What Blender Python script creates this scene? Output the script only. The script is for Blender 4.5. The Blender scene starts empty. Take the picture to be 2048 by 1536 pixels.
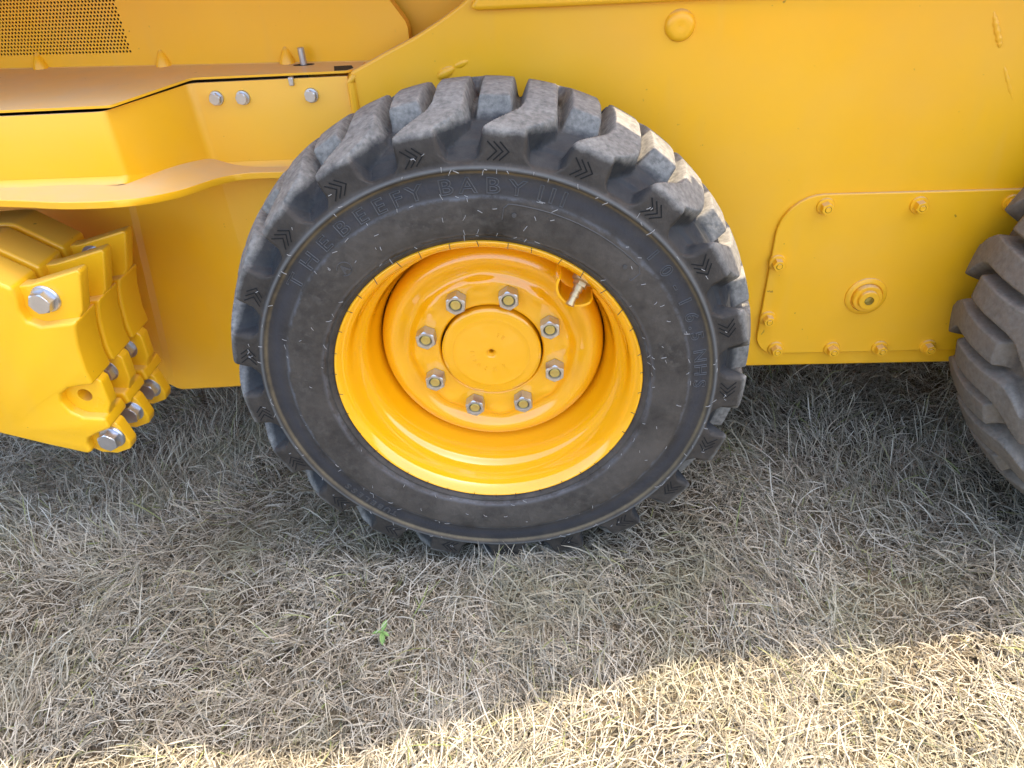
import bpy, math, random
import numpy as np
from mathutils import Vector, Matrix
random.seed(7); rng = np.random.default_rng(11)
R_ = math.radians
scene = bpy.context.scene
COL = scene.collection

# ------------------------------------------------------------------ camera
CAM = np.array([0.1024, -0.8574, 0.9763])
PITCH, YAW, ROLL, FPX = 0.6150, -0.0784, -0.0644, 1461.3
def cam_axes():
    cy, sy, cp, sp = math.cos(YAW), math.sin(YAW), math.cos(PITCH), math.sin(PITCH)
    f = Vector((sy*cp, cy*cp, -sp)); r = Vector((cy, -sy, 0)); u = r.cross(f)
    c, s = math.cos(ROLL), math.sin(ROLL)
    return c*r + s*u, -s*r + c*u, f
ax, ay, af = cam_axes()
cam_d = bpy.data.cameras.new('camera'); cam = bpy.data.objects.new('camera', cam_d); COL.objects.link(cam)
m = Matrix((ax, ay, -af)).transposed().to_4x4(); m.translation = Vector(CAM)
cam.matrix_world = m
cam_d.sensor_width = 36.0; cam_d.lens = FPX/2048*36.0; cam_d.clip_start = 0.02; cam_d.clip_end = 2000
scene.camera = cam

# ------------------------------------------------------------------ sky, sun, exposure
SUN = Vector((0.35, 0.21, 1.0)).normalized()
w = bpy.data.worlds.new('World'); scene.world = w; w.use_nodes = True
nt = w.node_tree; bg = nt.nodes['Background']
sky = nt.nodes.new('ShaderNodeTexSky'); sky.sky_type = 'NISHITA'; sky.sun_disc = False
sky.sun_elevation = math.asin(SUN.z); sky.sun_rotation = math.atan2(SUN.x, SUN.y)
sky.air_density = 1.0; sky.dust_density = 4.0; sky.ozone_density = 1.0
nt.links.new(sky.outputs[0], bg.inputs[0]); bg.inputs[1].default_value = 0.15
sl = bpy.data.lights.new('sun', 'SUN'); sl.energy = 2.3; sl.angle = R_(0.53); sl.color = (1.0, 0.83, 0.60)
so = bpy.data.objects.new('sun', sl); COL.objects.link(so)
so.rotation_euler = SUN.to_track_quat('Z', 'Y').to_euler(); so.location = SUN*6
vs = scene.view_settings
vs.view_transform = 'Standard'; vs.look = 'None'; vs.gamma = 1.0; vs.use_curve_mapping = False
vs.exposure = 2.5
scene.cycles.max_bounces = 8
scene.cycles.sample_clamp_indirect = 6.0

# ------------------------------------------------------------------ materials
class NT:
    def __init__(s, name):
        s.mat = bpy.data.materials.new(name); s.mat.use_nodes = True
        s.t = s.mat.node_tree; s.b = s.t.nodes['Principled BSDF']; s.out = s.t.nodes['Material Output']
    def n(s, typ, ins=None, **kw):
        nd = s.t.nodes.new(typ)
        for k, v in kw.items(): setattr(nd, k, v)
        for k, v in (ins or {}).items(): s.set(nd.inputs[k], v)
        return nd
    def set(s, sock, v):
        if isinstance(v, bpy.types.NodeSocket): s.t.links.new(v, sock)
        elif isinstance(v, bpy.types.Node): s.t.links.new(v.outputs[0], sock)
        else: sock.default_value = v
    def math(s, op, a, b=0.0, clamp=False):
        nd = s.n('ShaderNodeMath', operation=op, use_clamp=clamp); s.set(nd.inputs[0], a); s.set(nd.inputs[1], b); return nd.outputs[0]
    def ramp(s, fac, stops):
        nd = s.n('ShaderNodeValToRGB'); s.set(nd.inputs[0], fac); e = nd.color_ramp.elements
        while len(e) < len(stops): e.new(0.5)
        for i, (p, c) in enumerate(stops):
            e[i].position = p; e[i].color = (c, c, c, 1) if not isinstance(c, tuple) else (c[0], c[1], c[2], 1)
        return nd.outputs[0]
    def mix(s, f, a, b):
        nd = s.n('ShaderNodeMix', data_type='RGBA'); s.set(nd.inputs[0], f)
        for i, v in ((6, a), (7, b)):
            s.set(nd.inputs[i], (v[0], v[1], v[2], 1) if isinstance(v, tuple) else v)
        return nd.outputs[2]
    def noise(s, scale, detail=4, rough=0.55, vec=None):
        nd = s.n('ShaderNodeTexNoise', {'Scale': scale, 'Detail': detail, 'Roughness': rough})
        s.set(nd.inputs['Vector'], vec if vec is not None else s.pos())
        return nd.outputs[0]
    def pos(s):
        if not hasattr(s, '_g'): s._g = s.n('ShaderNodeNewGeometry')
        return s._g.outputs['Position']
    def nrm(s):
        s.pos(); return s._g.outputs['Normal']
    def bump(s, h, strength, dist=0.002):
        nd = s.n('ShaderNodeBump', {'Height': h, 'Strength': strength, 'Distance': dist}); s.set(s.b.inputs['Normal'], nd.outputs[0])

def stretched(M, scale):
    mp = M.n('ShaderNodeMapping', {'Scale': scale}); M.set(mp.inputs['Vector'], M.pos()); return mp.outputs[0]

def paint(name, col, rough, dusty, gloss_coat, orange_peel, chips=True):
    M = NT(name)
    big = M.noise(3.0, 3)
    base = M.mix(M.ramp(big, [(0.3, 0.0), (0.75, 1.0)]), col, (col[0]*0.95, col[1]*0.90, col[2]*0.8 + 0.004))
    sep = M.n('ShaderNodeSeparateXYZ'); M.set(sep.inputs[0], M.nrm())
    up = M.ramp(sep.outputs[2], [(0.55, 0.0), (0.97, 1.0)])
    dn = M.ramp(M.noise(14.0, 6, 0.65), [(0.25, 0.62), (0.7, 1.0)])
    film = M.ramp(M.noise(5.0, 5, 0.6), [(0.35, 0.0), (0.8, 1.0)])
    runs = M.ramp(M.noise(9.0, 3, 0.6, stretched(M, (1.6, 1.0, 0.22))), [(0.52, 0.0), (0.78, 1.0)])
    soft = M.math('MULTIPLY', M.math('MAXIMUM', film, runs), 0.10*dusty)
    dust_sky = M.math('MAXIMUM', M.math('MULTIPLY', M.math('MULTIPLY', up, dn), 0.72*dusty), soft)  # upward faces: settled dust, with sky reflection mixed into the tan
    c = M.mix(dust_sky, base, (0.52, 0.42, 0.27))
    if chips:
        sp = M.ramp(M.noise(95.0, 2, 0.5), [(0.735, 0.0), (0.765, 1.0)])
        gate = M.ramp(M.noise(7.0, 2), [(0.5, 0.0), (0.6, 1.0)])
        c = M.mix(M.math('MULTIPLY', M.math('MULTIPLY', sp, gate), 0.65), c, (0.20, 0.10, 0.02))
    M.set(M.b.inputs['Base Color'], c)
    rr = M.math('ADD', rough, M.math('MULTIPLY', dust_sky, 0.5))
    M.set(M.b.inputs['Roughness'], M.math('ADD', rr, M.math('MULTIPLY', M.math('SUBTRACT', M.noise(22, 4), 0.5), 0.14 if dusty > 0.2 else 0.04)))
    M.b.inputs['Coat Weight'].default_value = gloss_coat; M.b.inputs['Coat Roughness'].default_value = 0.03 if dusty < 0.2 else 0.08
    M.b.inputs['Specular IOR Level'].default_value = 0.45
    M.bump(M.noise(orange_peel[0], 3), orange_peel[1], 0.001)
    return M.mat

YEL = (0.91, 0.460, 0.006)
m_body = paint('paint_satin', YEL, 0.38, 1.0, 0.12, (260.0, 0.05))
m_cast = paint('paint_on_casting', (0.92, 0.490, 0.007), 0.30, 0.4, 0.25, (55.0, 0.22), True)
m_rim = paint('paint_gloss', (0.92, 0.440, 0.002), 0.10, 0.05, 1.0, (120.0, 0.015), False)

def metal(name, col, rough, bump=0.1):
    M = NT(name)
    n = M.noise(90, 4)
    M.set(M.b.inputs['Base Color'], M.mix(n, col, tuple(v*0.72 for v in col)))
    M.b.inputs['Metallic'].default_value = 0.85
    M.set(M.b.inputs['Roughness'], M.math('ADD', rough, M.math('MULTIPLY', n, 0.15)))
    M.bump(M.noise(300, 2), bump, 0.0006)
    return M.mat
m_zinc = metal('zinc_plate', (0.62, 0.63, 0.66), 0.25)
m_brass = metal('nickel_brass', (0.62, 0.46, 0.25), 0.33)
m_stud = metal('yellow_zinc', (0.72, 0.56, 0.18), 0.45)
def plain(name, col, rough):
    M = NT(name); n = M.noise(40, 3)
    M.set(M.b.inputs['Base Color'], M.mix(n, col, tuple(v*0.6 for v in col))); M.b.inputs['Roughness'].default_value = rough
    return M.mat
m_dark = plain('dark_interior', (0.012, 0.012, 0.013), 0.8)
m_groove = plain('moulded_groove', (0.004, 0.004, 0.004), 0.9)
m_letter = plain('scuffed_lettering', (0.070, 0.068, 0.066), 0.6)
m_hair = plain('rubber_hair', (0.02, 0.02, 0.02), 0.7)
m_hairl = plain('dusty_rubber_hair', (0.34, 0.33, 0.31), 0.8)

def rubber(name, brown):
    M = NT(name)
    tc = M.n('ShaderNodeTexCoord'); sep = M.n('ShaderNodeSeparateXYZ'); M.set(sep.inputs[0], tc.outputs['Object'])
    x, y, z = sep.outputs
    rad = M.math('SQRT', M.math('ADD', M.math('MULTIPLY', x, x), M.math('MULTIPLY', z, z)))
    def rr(a, b):
        return M.math('DIVIDE', M.math('SUBTRACT', rad, a), b-a, clamp=True)
    n1 = M.noise(24, 6, 0.7); n2 = M.noise(130, 4, 0.6); n3 = M.noise(6, 3)
    ny = M.math('ADD', rad, M.math('MULTIPLY', M.math('SUBTRACT', n1, 0.5), 0.016))
    worn = M.math('DIVIDE', M.math('SUBTRACT', ny, 0.357), 0.009, clamp=True)
    side = M.mix(M.ramp(n1, [(0.35, 0.0), (0.7, 1.0)]), (0.026, 0.022, 0.018), (0.058, 0.049, 0.040))
    ang = M.math('ARCTAN2', z, x)
    pv = M.n('ShaderNodeCombineXYZ'); M.set(pv.inputs[0], M.math('MULTIPLY', ang, 17.0)); M.set(pv.inputs[1], M.math('MULTIPLY', rad, 75.0)); M.set(pv.inputs[2], M.math('MULTIPLY', n3, 3.0))
    scuff = M.noise(1.0, 5, 0.7, pv.outputs[0])
    zone = M.math('SUBTRACT', 1.0, M.math('ABSOLUTE', M.math('DIVIDE', M.math('SUBTRACT', ny, 0.262), 0.03)), True)
    side = M.mix(M.math('MULTIPLY', M.math('MULTIPLY', M.ramp(scuff, [(0.48, 0.0), (0.72, 1.0)]), zone), M.ramp(n3, [(0.38, 0.05), (0.62, 0.9)])), side, (0.110, 0.098, 0.084))
    inner_ = M.math('DIVIDE', M.math('SUBTRACT', 0.287, ny), 0.006, clamp=True)
    side = M.mix(M.math('MULTIPLY', inner_, M.ramp(M.noise(11, 5, 0.7), [(0.38, 0.0), (0.66, 0.8)])), side, (0.088, 0.074, 0.060))
    # scuffed bluish bands round the sidewall and the dusty rib
    band = M.math('MULTIPLY', M.math('SUBTRACT', 1.0, M.math('ABSOLUTE', M.math('DIVIDE', M.math('SUBTRACT', ny, 0.300), 0.016)), True), 0.7)
    side = M.mix(band, side, (0.036, 0.037, 0.044))
    ring = M.math('SUBTRACT', 1.0, M.math('ABSOLUTE', M.math('DIVIDE', M.math('SUBTRACT', ny, 0.2855), 0.0035)), True)
    side = M.mix(M.math('MULTIPLY', ring, M.ramp(n1, [(0.42, 0.0), (0.68, 0.75)])), side, (0.12, 0.125, 0.135))
    ring2 = M.math('SUBTRACT', 1.0, M.math('ABSOLUTE', M.math('DIVIDE', M.math('SUBTRACT', ny, 0.2345), 0.004)), True)
    side = M.mix(M.math('MULTIPLY', ring2, M.ramp(n1, [(0.35, 0.0), (0.62, 0.8)])), side, (0.12, 0.12, 0.125))
    rib = M.math('SUBTRACT', 1.0, M.math('ABSOLUTE', M.math('DIVIDE', M.math('SUBTRACT', rad, 0.3205), 0.0032)), True)
    side = M.mix(M.math('MULTIPLY', rib, 0.85), side, (0.125, 0.125, 0.12))
    mud = M.math('SUBTRACT', 1.0, M.math('ABSOLUTE', M.math('DIVIDE', M.math('SUBTRACT', rad, 0.3145), 0.003)), True)
    side = M.mix(M.math('MULTIPLY', mud, M.ramp(n1, [(0.25, 0.3), (0.6, 1.0)])), side, (0.15, 0.115, 0.065))
    # groove floors and lug walls: clean dark blue-black with dusty clouds
    gro = M.mix(M.ramp(n1, [(0.3, 0.0), (0.8, 1.0)]), (0.016, 0.0185, 0.022), (0.056, 0.053, 0.048))
    wide = M.math('DIVIDE', M.math('SUBTRACT', y, -0.0075), 0.006, clamp=True)
    c = M.mix(M.math('MULTIPLY', wide, M.math('GREATER_THAN', rad, 0.3255)), side, gro)
    wc = M.mix(M.ramp(n2, [(0.3, 0.0), (0.72, 1.0)]), (0.110, 0.106, 0.096), (0.25, 0.238, 0.212))
    c = M.mix(M.math('MULTIPLY', worn, M.ramp(n1, [(0.2, 0.6), (0.6, 1.0)])), c, wc)
    if brown: c = M.mix(M.ramp(n1, [(0.25, 0.12), (0.65, 0.78)]), c, (0.165, 0.132, 0.100))
    M.set(M.b.inputs['Base Color'], c)
    M.set(M.b.inputs['Roughness'], M.math('ADD', 0.58, M.math('MULTIPLY', n1, 0.30)))
    M.b.inputs['Specular IOR Level'].default_value = 0.28
    hh = M.math('ADD', M.math('MULTIPLY', n2, 0.5), n1)
    M.bump(hh, 0.6, 0.003)
    return M.mat
m_rub = rubber('tyre_rubber', False)
m_rubm = rubber('muddy_tyre_rubber', True)

# ------------------------------------------------------------------ mesh helpers
class MB:
    def __init__(s): s.v = []; s.f = []; s.m = []
    def add(s, vs_, fs, mi=0):
        o = len(s.v); s.v += [tuple(float(c) for c in p) for p in vs_]
        s.f += [tuple(i+o for i in q) for q in fs]; s.m += [mi]*len(fs)
    def box(s, x0, x1, y0, y1, z0, z1, mi=0):
        p = [(x, y, z) for z in (z0, z1) for y in (y0, y1) for x in (x0, x1)]
        s.add(p, [(0, 2, 3, 1), (4, 5, 7, 6), (0, 1, 5, 4), (1, 3, 7, 5), (3, 2, 6, 7), (2, 0, 4, 6)], mi)
    def prism(s, poly, y0, y1, mi=0):
        """polygon in X,Z extruded from y0 (towards the viewer) to y1"""
        a = sum(poly[i-1][0]*poly[i][1] - poly[i][0]*poly[i-1][1] for i in range(len(poly)))
        if a < 0: poly = poly[::-1]
        n = len(poly)
        v = [(x, y0, z) for x, z in poly] + [(x, y1, z) for x, z in poly]
        f = [tuple(range(n)), tuple(range(2*n-1, n-1, -1))] + [(i, i+n, (i+1) % n + n, (i+1) % n) for i in range(n)]
        s.add(v, f, mi)
    def slab(s, poly, z0, z1, mi=0):
        """polygon of (x, y, dz) extruded in Z"""
        a = sum(poly[i-1][0]*poly[i][1] - poly[i][0]*poly[i-1][1] for i in range(len(poly)))
        if a < 0: poly = poly[::-1]
        n = len(poly)
        v = [(p[0], p[1], z0 + (p[2] if len(p) > 2 else 0)) for p in poly] + [(p[0], p[1], z1 + (p[2] if len(p) > 2 else 0)) for p in poly]
        f = [tuple(range(n-1, -1, -1)), tuple(range(n, 2*n))] + [(i, (i+1) % n, (i+1) % n + n, i+n) for i in range(n)]
        s.add(v, f, mi)
    def lathe(s, prof, n=96, c=(0, 0, 0), mi=0, wob=None, close=False):
        """profile of (y, r) turned about the Y axis"""
        v = []
        for i in range(n):
            t = 2*math.pi*i/n
            for y, r in prof:
                yy = y + (wob(t, r) if wob else 0)
                v.append((c[0]+r*math.cos(t), c[1]+yy, c[2]+r*math.sin(t)))
        k = len(prof); f = []
        for i in range(n):
            j = (i+1) % n
            for a in range(k-1): f.append((i*k+a, i*k+a+1, j*k+a+1, j*k+a))
        s.add(v, f, mi)
    def ngon_y(s, c, r, n, y0, y1, rot=0.0, mi=0, r1=None, cap=True):
        r1 = r if r1 is None else r1
        v = [(c[0]+r*math.cos(rot+2*math.pi*i/n), y0, c[2]+r*math.sin(rot+2*math.pi*i/n)) for i in range(n)]
        v += [(c[0]+r1*math.cos(rot+2*math.pi*i/n), y1, c[2]+r1*math.sin(rot+2*math.pi*i/n)) for i in range(n)]
        f = [(i, i+n, (i+1) % n+n, (i+1) % n) for i in range(n)]
        if cap: f += [tuple(range(n)), tuple(range(2*n-1, n-1, -1))]
        s.add(v, f, mi)
    def tube(s, pts, rad, n=6, mi=0, taper=None):
        pts = [Vector(p) for p in pts]; v = []; k = len(pts)
        for i, p in enumerate(pts):
            d = (pts[min(i+1, k-1)] - pts[max(i-1, 0)]).normalized()
            a = d.cross(Vector((0.13, 0.31, 0.94)))
            if a.length < 1e-4: a = d.cross(Vector((1, 0, 0)))
            a.normalize(); b = d.cross(a)
            rr = rad if taper is None else rad*taper[i]
            v += [p + a*rr*math.cos(2*math.pi*j/n) + b*rr*math.sin(2*math.pi*j/n) for j in range(n)]
        f = [(i*n+j, i*n+(j+1) % n, (i+1)*n+(j+1) % n, (i+1)*n+j) for i in range(k-1) for j in range(n)]
        f += [tuple(range(n-1, -1, -1)), tuple(range((k-1)*n, k*n))]
        s.add(v, f, mi)
    def mesh(s, name, mats, smooth=35.0):
        me = bpy.data.meshes.new(name); me.from_pydata(s.v, [], s.f); me.update()
        for mm in (mats if isinstance(mats, (list, tuple)) else [mats]): me.materials.append(mm)
        me.polygons.foreach_set('material_index', s.m)
        if smooth:
            me.polygons.foreach_set('use_smooth', [True]*len(me.polygons)); me.set_sharp_from_angle(angle=R_(smooth))
        return me

def put(name, me, parent=None, loc=(0, 0, 0), rot=(0, 0, 0), bevel=None, label=None):
    o = bpy.data.objects.new(name, me); COL.objects.link(o)
    o.parent = parent; o.location = loc; o.rotation_euler = rot
    if bevel:
        b = o.modifiers.new('bevel', 'BEVEL'); b.width = bevel[0]; b.segments = bevel[1]; b.limit_method = 'ANGLE'; b.angle_limit = R_(28)
        b.harden_normals = False
    if label: o['label'] = label
    return o
def empty(name, parent=None, loc=(0, 0, 0)):
    o = bpy.data.objects.new(name, None); COL.objects.link(o); o.parent = parent; o.location = loc; o.empty_display_size = 0.1
    return o
def fillet(pts, r, seg=5):
    out = [pts[0]]
    for i in range(1, len(pts)-1):
        p, a, b = (np.array(pts[j], float) for j in (i, i-1, i+1))
        da, db = (a-p), (b-p); la, lb = np.linalg.norm(da), np.linalg.norm(db)
        rr = min(r, la*0.45, lb*0.45); s, e = p+da/la*rr, p+db/lb*rr
        for k in range(seg+1):
            t = k/seg; out.append(tuple((1-t)**2*s + 2*t*(1-t)*p + t*t*e))
    out.append(pts[-1]); return out
def catmull(P, n=6):
    P = [np.array(p, float) for p in P]; P = [2*P[0]-P[1]] + P + [2*P[-1]-P[-2]]; out = []
    for i in range(1, len(P)-2):
        for k in range(n):
            t = k/n
            out.append(tuple(0.5*((2*P[i]) + (-P[i-1]+P[i+1])*t + (2*P[i-1]-5*P[i]+4*P[i+1]-P[i+2])*t*t + (-P[i-1]+3*P[i]-3*P[i+1]+P[i+2])*t**3)))
    out.append(tuple(P[-2])); return out

# ------------------------------------------------------------------ ground
def gh(x, y):
    """gentle lumps of the turf, in metres"""
    return (0.010*np.sin(5.3*x+1.1)*np.cos(6.1*y-0.4) + 0.006*np.sin(13.7*x-2.0*y)*np.cos(11.9*y+3.1*x)
            + 0.004*np.sin(27*x+9*y+0.6)*np.cos(23*y-12*x)) - 0.006
def ground_mesh():
    gx = np.concatenate([[-400, -120, -40, -15], np.linspace(-6, 6, 201), [15, 40, 120, 400]])
    gy = np.concatenate([[-400, -120, -40, -15], np.linspace(-5, 5, 168), [15, 40, 120, 400]])
    X, Y = np.meshgrid(gx, gy); Z = gh(X, Y)
    V = np.stack([X, Y, Z], -1).reshape(-1, 3); nx = len(gx)
    F = [(j*nx+i, j*nx+i+1, (j+1)*nx+i+1, (j+1)*nx+i) for j in range(len(gy)-1) for i in range(nx-1)]
    me = bpy.data.meshes.new('ground'); me.from_pydata(V.tolist(), [], F); me.update()
    me.polygons.foreach_set('use_smooth', [True]*len(F))
    M = NT('dry_turf_soil')
    n1 = M.noise(60, 6, 0.7); n2 = M.noise(2.5, 4)
    near = M.mix(M.ramp(n1, [(0.3, 0.0), (0.7, 1.0)]), (0.025, 0.020, 0.016), (0.09, 0.072, 0.052))
    c = M.mix(M.ramp(n2, [(0.35, 0.0), (0.7, 0.6)]), near, (0.27, 0.22, 0.14))
    M.set(M.b.inputs['Base Color'], c); M.b.inputs['Roughness'].default_value = 0.95; M.b.inputs['Specular IOR Level'].default_value = 0.1
    M.bump(n1, 0.8, 0.01)
    me.materials.append(M.mat); return me
g = put('ground', ground_mesh()); g['kind'] = 'structure'; g['label'] = 'brown soil under the dry turf'

# ------------------------------------------------------------------ the loader
loader = empty('skid_steer_loader')
loader['label'] = 'yellow skid steer loader parked on dry grass with black lugged tyres'
loader['category'] = 'loader'

def hex_bolt(y0, af, h, fl_r, fl_h, stud=None, mi=0, smi=0, rot=0.3):
    """hex bolt head or flange nut along -Y; its base stands on y = 0"""
    b = MB(); r = af/math.sqrt(3)
    if fl_r: b.lathe([(0.0005, fl_r), (-fl_h*0.4, fl_r), (-fl_h, fl_r*0.93), (-fl_h*1.25, r*0.6)], 28, mi=mi)
    z0 = -fl_h
    ch = r*0.10
    b.ngon_y((0, 0, 0), r, 6, -h+ch*0.55, z0*0.6, rot, mi, cap=False)
    # chamfered end: hexagon to circle
    n = 24; v = []; f = []
    for i in range(n):
        t = rot + 2*math.pi*i/n; k = math.cos(math.pi/6)/math.cos(((t-rot) % (math.pi/3)) - math.pi/6)
        v.append((r*k*math.cos(t), -h+ch*0.55, r*k*math.sin(t)))
    for i in range(n):
        t = rot + 2*math.pi*i/n; v.append((r*0.855*math.cos(t), -h, r*0.855*math.sin(t)))
    f += [(i, (i+1) % n, (i+1) % n+n, i+n) for i in range(n)]
    if stud is None:
        f.append(tuple(range(2*n-1, n-1, -1))); b.add(v, f, mi)
    else:
        rs, bore, ext = stud
        for i in range(n):
            t = rot + 2*math.pi*i/n; v.append((bore*math.cos(t), -h, bore*math.sin(t)))
        f += [(i+n, (i+1) % n+n, (i+1) % n+2*n, i+2*n) for i in range(n)]
        b.add(v, f, mi)
        b.lathe([(-h, bore), (-h+0.004, rs+0.0002), (-h+0.012, rs)], 24, mi=2)
        b.lathe([(-h+0.010, rs), (-h-ext+0.001, rs), (-h-ext, rs*0.86), (-h-ext+0.0004, 0.0)], 24, mi=smi)
    return b

# ---- side panel (chain case side) in front of which the wheels stand
sp = MB()
outline = [(-0.199, 0.60), (-0.200, 0.735), (-0.196, 0.742), (-0.170, 0.753), (-0.141, 0.766), (-0.095, 0.785), (-0.056, 0.805), (-0.030, 0.820),
           (-0.004, 0.838), (0.02, 0.86), (0.06, 0.97), (1.75, 0.97), (1.75, 0.203), (0.2, 0.203), (-0.12, 0.203), (-0.12, 0.60)]
sp.prism(outline, 0.276, 0.292)
side = put('side_panel', sp.mesh('side_panel', m_body), loader, bevel=(0.004, 3))
# rounded bead on the panel's rear edge
b = MB(); b.tube([(-0.197, 0.2765, 0.60), (-0.197, 0.2765, 0.728), (-0.193, 0.279, 0.738)], 0.0065, 10)
put('edge_bead', b.mesh('edge_bead', m_body), side)
# lip under the upper frame
b = MB(); b.prism([(-0.012, 0.820), (0.0, 0.816), (1.75, 0.806), (1.75, 0.87), (0.03, 0.87)], 0.262, 0.275)
put('upper_lip', b.mesh('upper_lip', m_body), side, bevel=(0.006, 3))
# domed plug
b = MB(); b.lathe([(0.0, 0.0215), (-0.003, 0.0208), (-0.0065, 0.0185), (-0.0085, 0.014), (-0.0090, 0.007), (-0.0080, 0.0)], 36)
put('domed_plug', b.mesh('domed_plug', m_body, 60), side, (0.281, 0.2765, 0.783))
# welds
def weld(pts, rad, name, wav=0.16):
    b = MB(); P = catmull(pts, 7); v = [rad*(0.92+wav*math.sin(i*2.1)+wav*0.4*random.random()) for i in range(len(P))]
    b.tube(P, 1.0, 10, taper=[max(0.0008, r*math.sqrt(max(0.02, math.sin(math.pi*(i+0.35)/(len(P)-0.3))))) for i, r in enumerate(v)])
    put(name, b.mesh(name, m_body, 60), side)
weld([(-0.068, 0.2785, 0.728), (-0.055, 0.2785, 0.735), (-0.041, 0.2785, 0.742)], 0.0088, 'plug_weld', 0.02)
weld([(-0.044, 0.2805, 0.741), (-0.031, 0.2805, 0.746), (-0.016, 0.2805, 0.751)], 0.0074, 'plug_weld', 0.02)
weld([(0.704, 0.2775, 0.782), (0.712, 0.2775, 0.765), (0.724, 0.2775, 0.742), (0.728, 0.2775, 0.733)], 0.0048, 'weld_seam')
weld([(0.737, 0.2778, 0.716), (0.752, 0.2778, 0.69), (0.772, 0.2778, 0.655)], 0.0034, 'weld_seam')

# ---- access plate with flange nuts and drain plug
def arc(cx, cz, r, a0, a1, n=8): return [(cx+r*math.cos(R_(a0+(a1-a0)*i/n)), cz+r*math.sin(R_(a0+(a1-a0)*i/n))) for i in range(n+1)]
ap = MB()
poly = arc(0.527, 0.463, 0.068, 180, 90) + [(1.30, 0.524), (1.34, 0.49), (1.34, 0.27), (1.30, 0.234)] + arc(0.494, 0.272, 0.038, 270, 180)
ap.prism(poly, 0.2690, 0.2765)
plate = put('access_plate', ap.mesh('access_plate', m_body), loader, bevel=(0.0016, 2))
nutm = None
for i, (x, z) in enumerate([(0.529, 0.512), (0.673, 0.509), (0.814, 0.507), (0.469, 0.416), (0.469, 0.309), (0.492, 0.246), (0.591, 0.243), (0.674, 0.243), (0.757, 0.243), (0.86, 0.243)]):
    me = hex_bolt(0, 0.0168, 0.0165, 0.0140, 0.0038, (0.0046, 0.0052, 0.0012), rot=0.4+i*0.9).mesh('flange_nut', [m_body, m_body, m_groove], 30)
    put('flange_nut', me, plate, (x, 0.2693, z))
b = MB()
b.lathe([(0.001, 0.0345), (-0.003, 0.034), (-0.0055, 0.031), (-0.006, 0.0265), (-0.0035, 0.0255), (-0.0035, 0.0245), (-0.011, 0.0240), (-0.0125, 0.0228), (-0.0127, 0.0176), (-0.0125, 0.0170), (-0.0175, 0.0165), (-0.0185, 0.0155), (-0.0187, 0.0078)], 48)
v = [(0.0078*math.cos(math.pi/3*i+0.2), y, 0.0078*math.sin(math.pi/3*i+0.2)) for y in (-0.0187, -0.009) for i in range(6)]
b.add(v, [(i, (i+1) % 6, (i+1) % 6+6, i+6) for i in range(6)] + [(11, 10, 9, 8, 7, 6)], 1)
v = [(0.0079*math.cos(2*math.pi*i/48), -0.01868, 0.0079*math.sin(2*math.pi*i/48)) for i in range(48)]
put('drain_plug', b.mesh('drain_plug', [m_body, m_stud], 35), plate, (0.627, 0.2693, 0.348))

# ---- rear fender: folded sheet stepping out towards the viewer
plan = fillet([(-0.203, 0.2825), (-0.446, 0.2825), (-0.507, 0.135), (-1.25, 0.135)], 0.011, 5)
fb = MB(); v = []; f = []
def zbot(x): return float(np.interp(x, [-0.507, -0.446], [0.6385, 0.6055]))
for x, y in plan:
    v += [(x, y, zbot(x)-0.008), (x, y, 0.733), (x, y+0.001, 0.7352), (x, y+0.005, 0.7352), (x, y+0.005, zbot(x)-0.008)]
n = len(plan)
for i in range(n-1):
    for k in range(5): f.append((i*5+k, i*5+(k+1) % 5, (i+1)*5+(k+1) % 5, (i+1)*5+k))
f += [(0, 1, 2, 3, 4)]
fb.add(v, f)
# fillet weld along the foot of the sheet
v = []; f = []
for x, y in plan: v += [(x, y-0.0005, zbot(x)+0.0095), (x, y-0.004, zbot(x)+0.004), (x-0.002, y-0.0105, zbot(x)+0.0005)]
for i in range(n-1):
    for k in range(2): f.append((i*3+k, (i+1)*3+k, (i+1)*3+k+1, i*3+k+1))
fb.add(v, f)
fender = put('rear_fender', fb.mesh('rear_fender', m_body, 40), loader)
bm = hex_bolt(0, 0.0155, 0.0105, 0.0108, 0.0025, rot=0.2).mesh('zinc_bolt', m_zinc, 30)
for x, z in ((-0.409, 0.713), (-0.368, 0.712), (-0.262, 0.711)): put('zinc_bolt', bm, fender, (x, 0.2822, z), (0, random.random(), 0))
b = MB(); b.box(-0.2915, -0.2845, 0.277, 0.286, 0.7265, 0.7385); put('latch_pin', b.mesh('latch_pin', m_zinc), fender, bevel=(0.001, 2))
# shelf below the fender
front = catmull([(-0.20, 0.246, 0.610), (-0.30, 0.247, 0.610), (-0.375, 0.246, 0.611), (-0.412, 0.215, 0.615), (-0.442, 0.140, 0.624), (-0.480, 0.078, 0.637), (-0.558, 0.060, 0.643), (-0.661, 0.078, 0.643), (-0.9, 0.105, 0.643), (-1.25, 0.115, 0.643)], 6)
sh = MB(); v = []; f = []
for x, y, z in front:
    yb = float(np.interp(-x, [-p[0] for p in plan], [p[1] for p in plan])) + 0.02
    yb = max(yb, y+0.02)
    zz = z - 0.003
    v += [(x, y+0.001, zz-0.0105), (x, y, zz-0.0095), (x, y, zz-0.001), (x, y+0.001, zz), (x, yb, zz), (x, yb, zz-0.0105)]
n = len(front)
for i in range(n-1):
    for k in range(6): f.append((i*6+k, i*6+(k+1) % 6, (i+1)*6+(k+1) % 6, (i+1)*6+k))
sh.add(v, f); put('shelf', sh.mesh('shelf', m_body, 40), fender)

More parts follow.
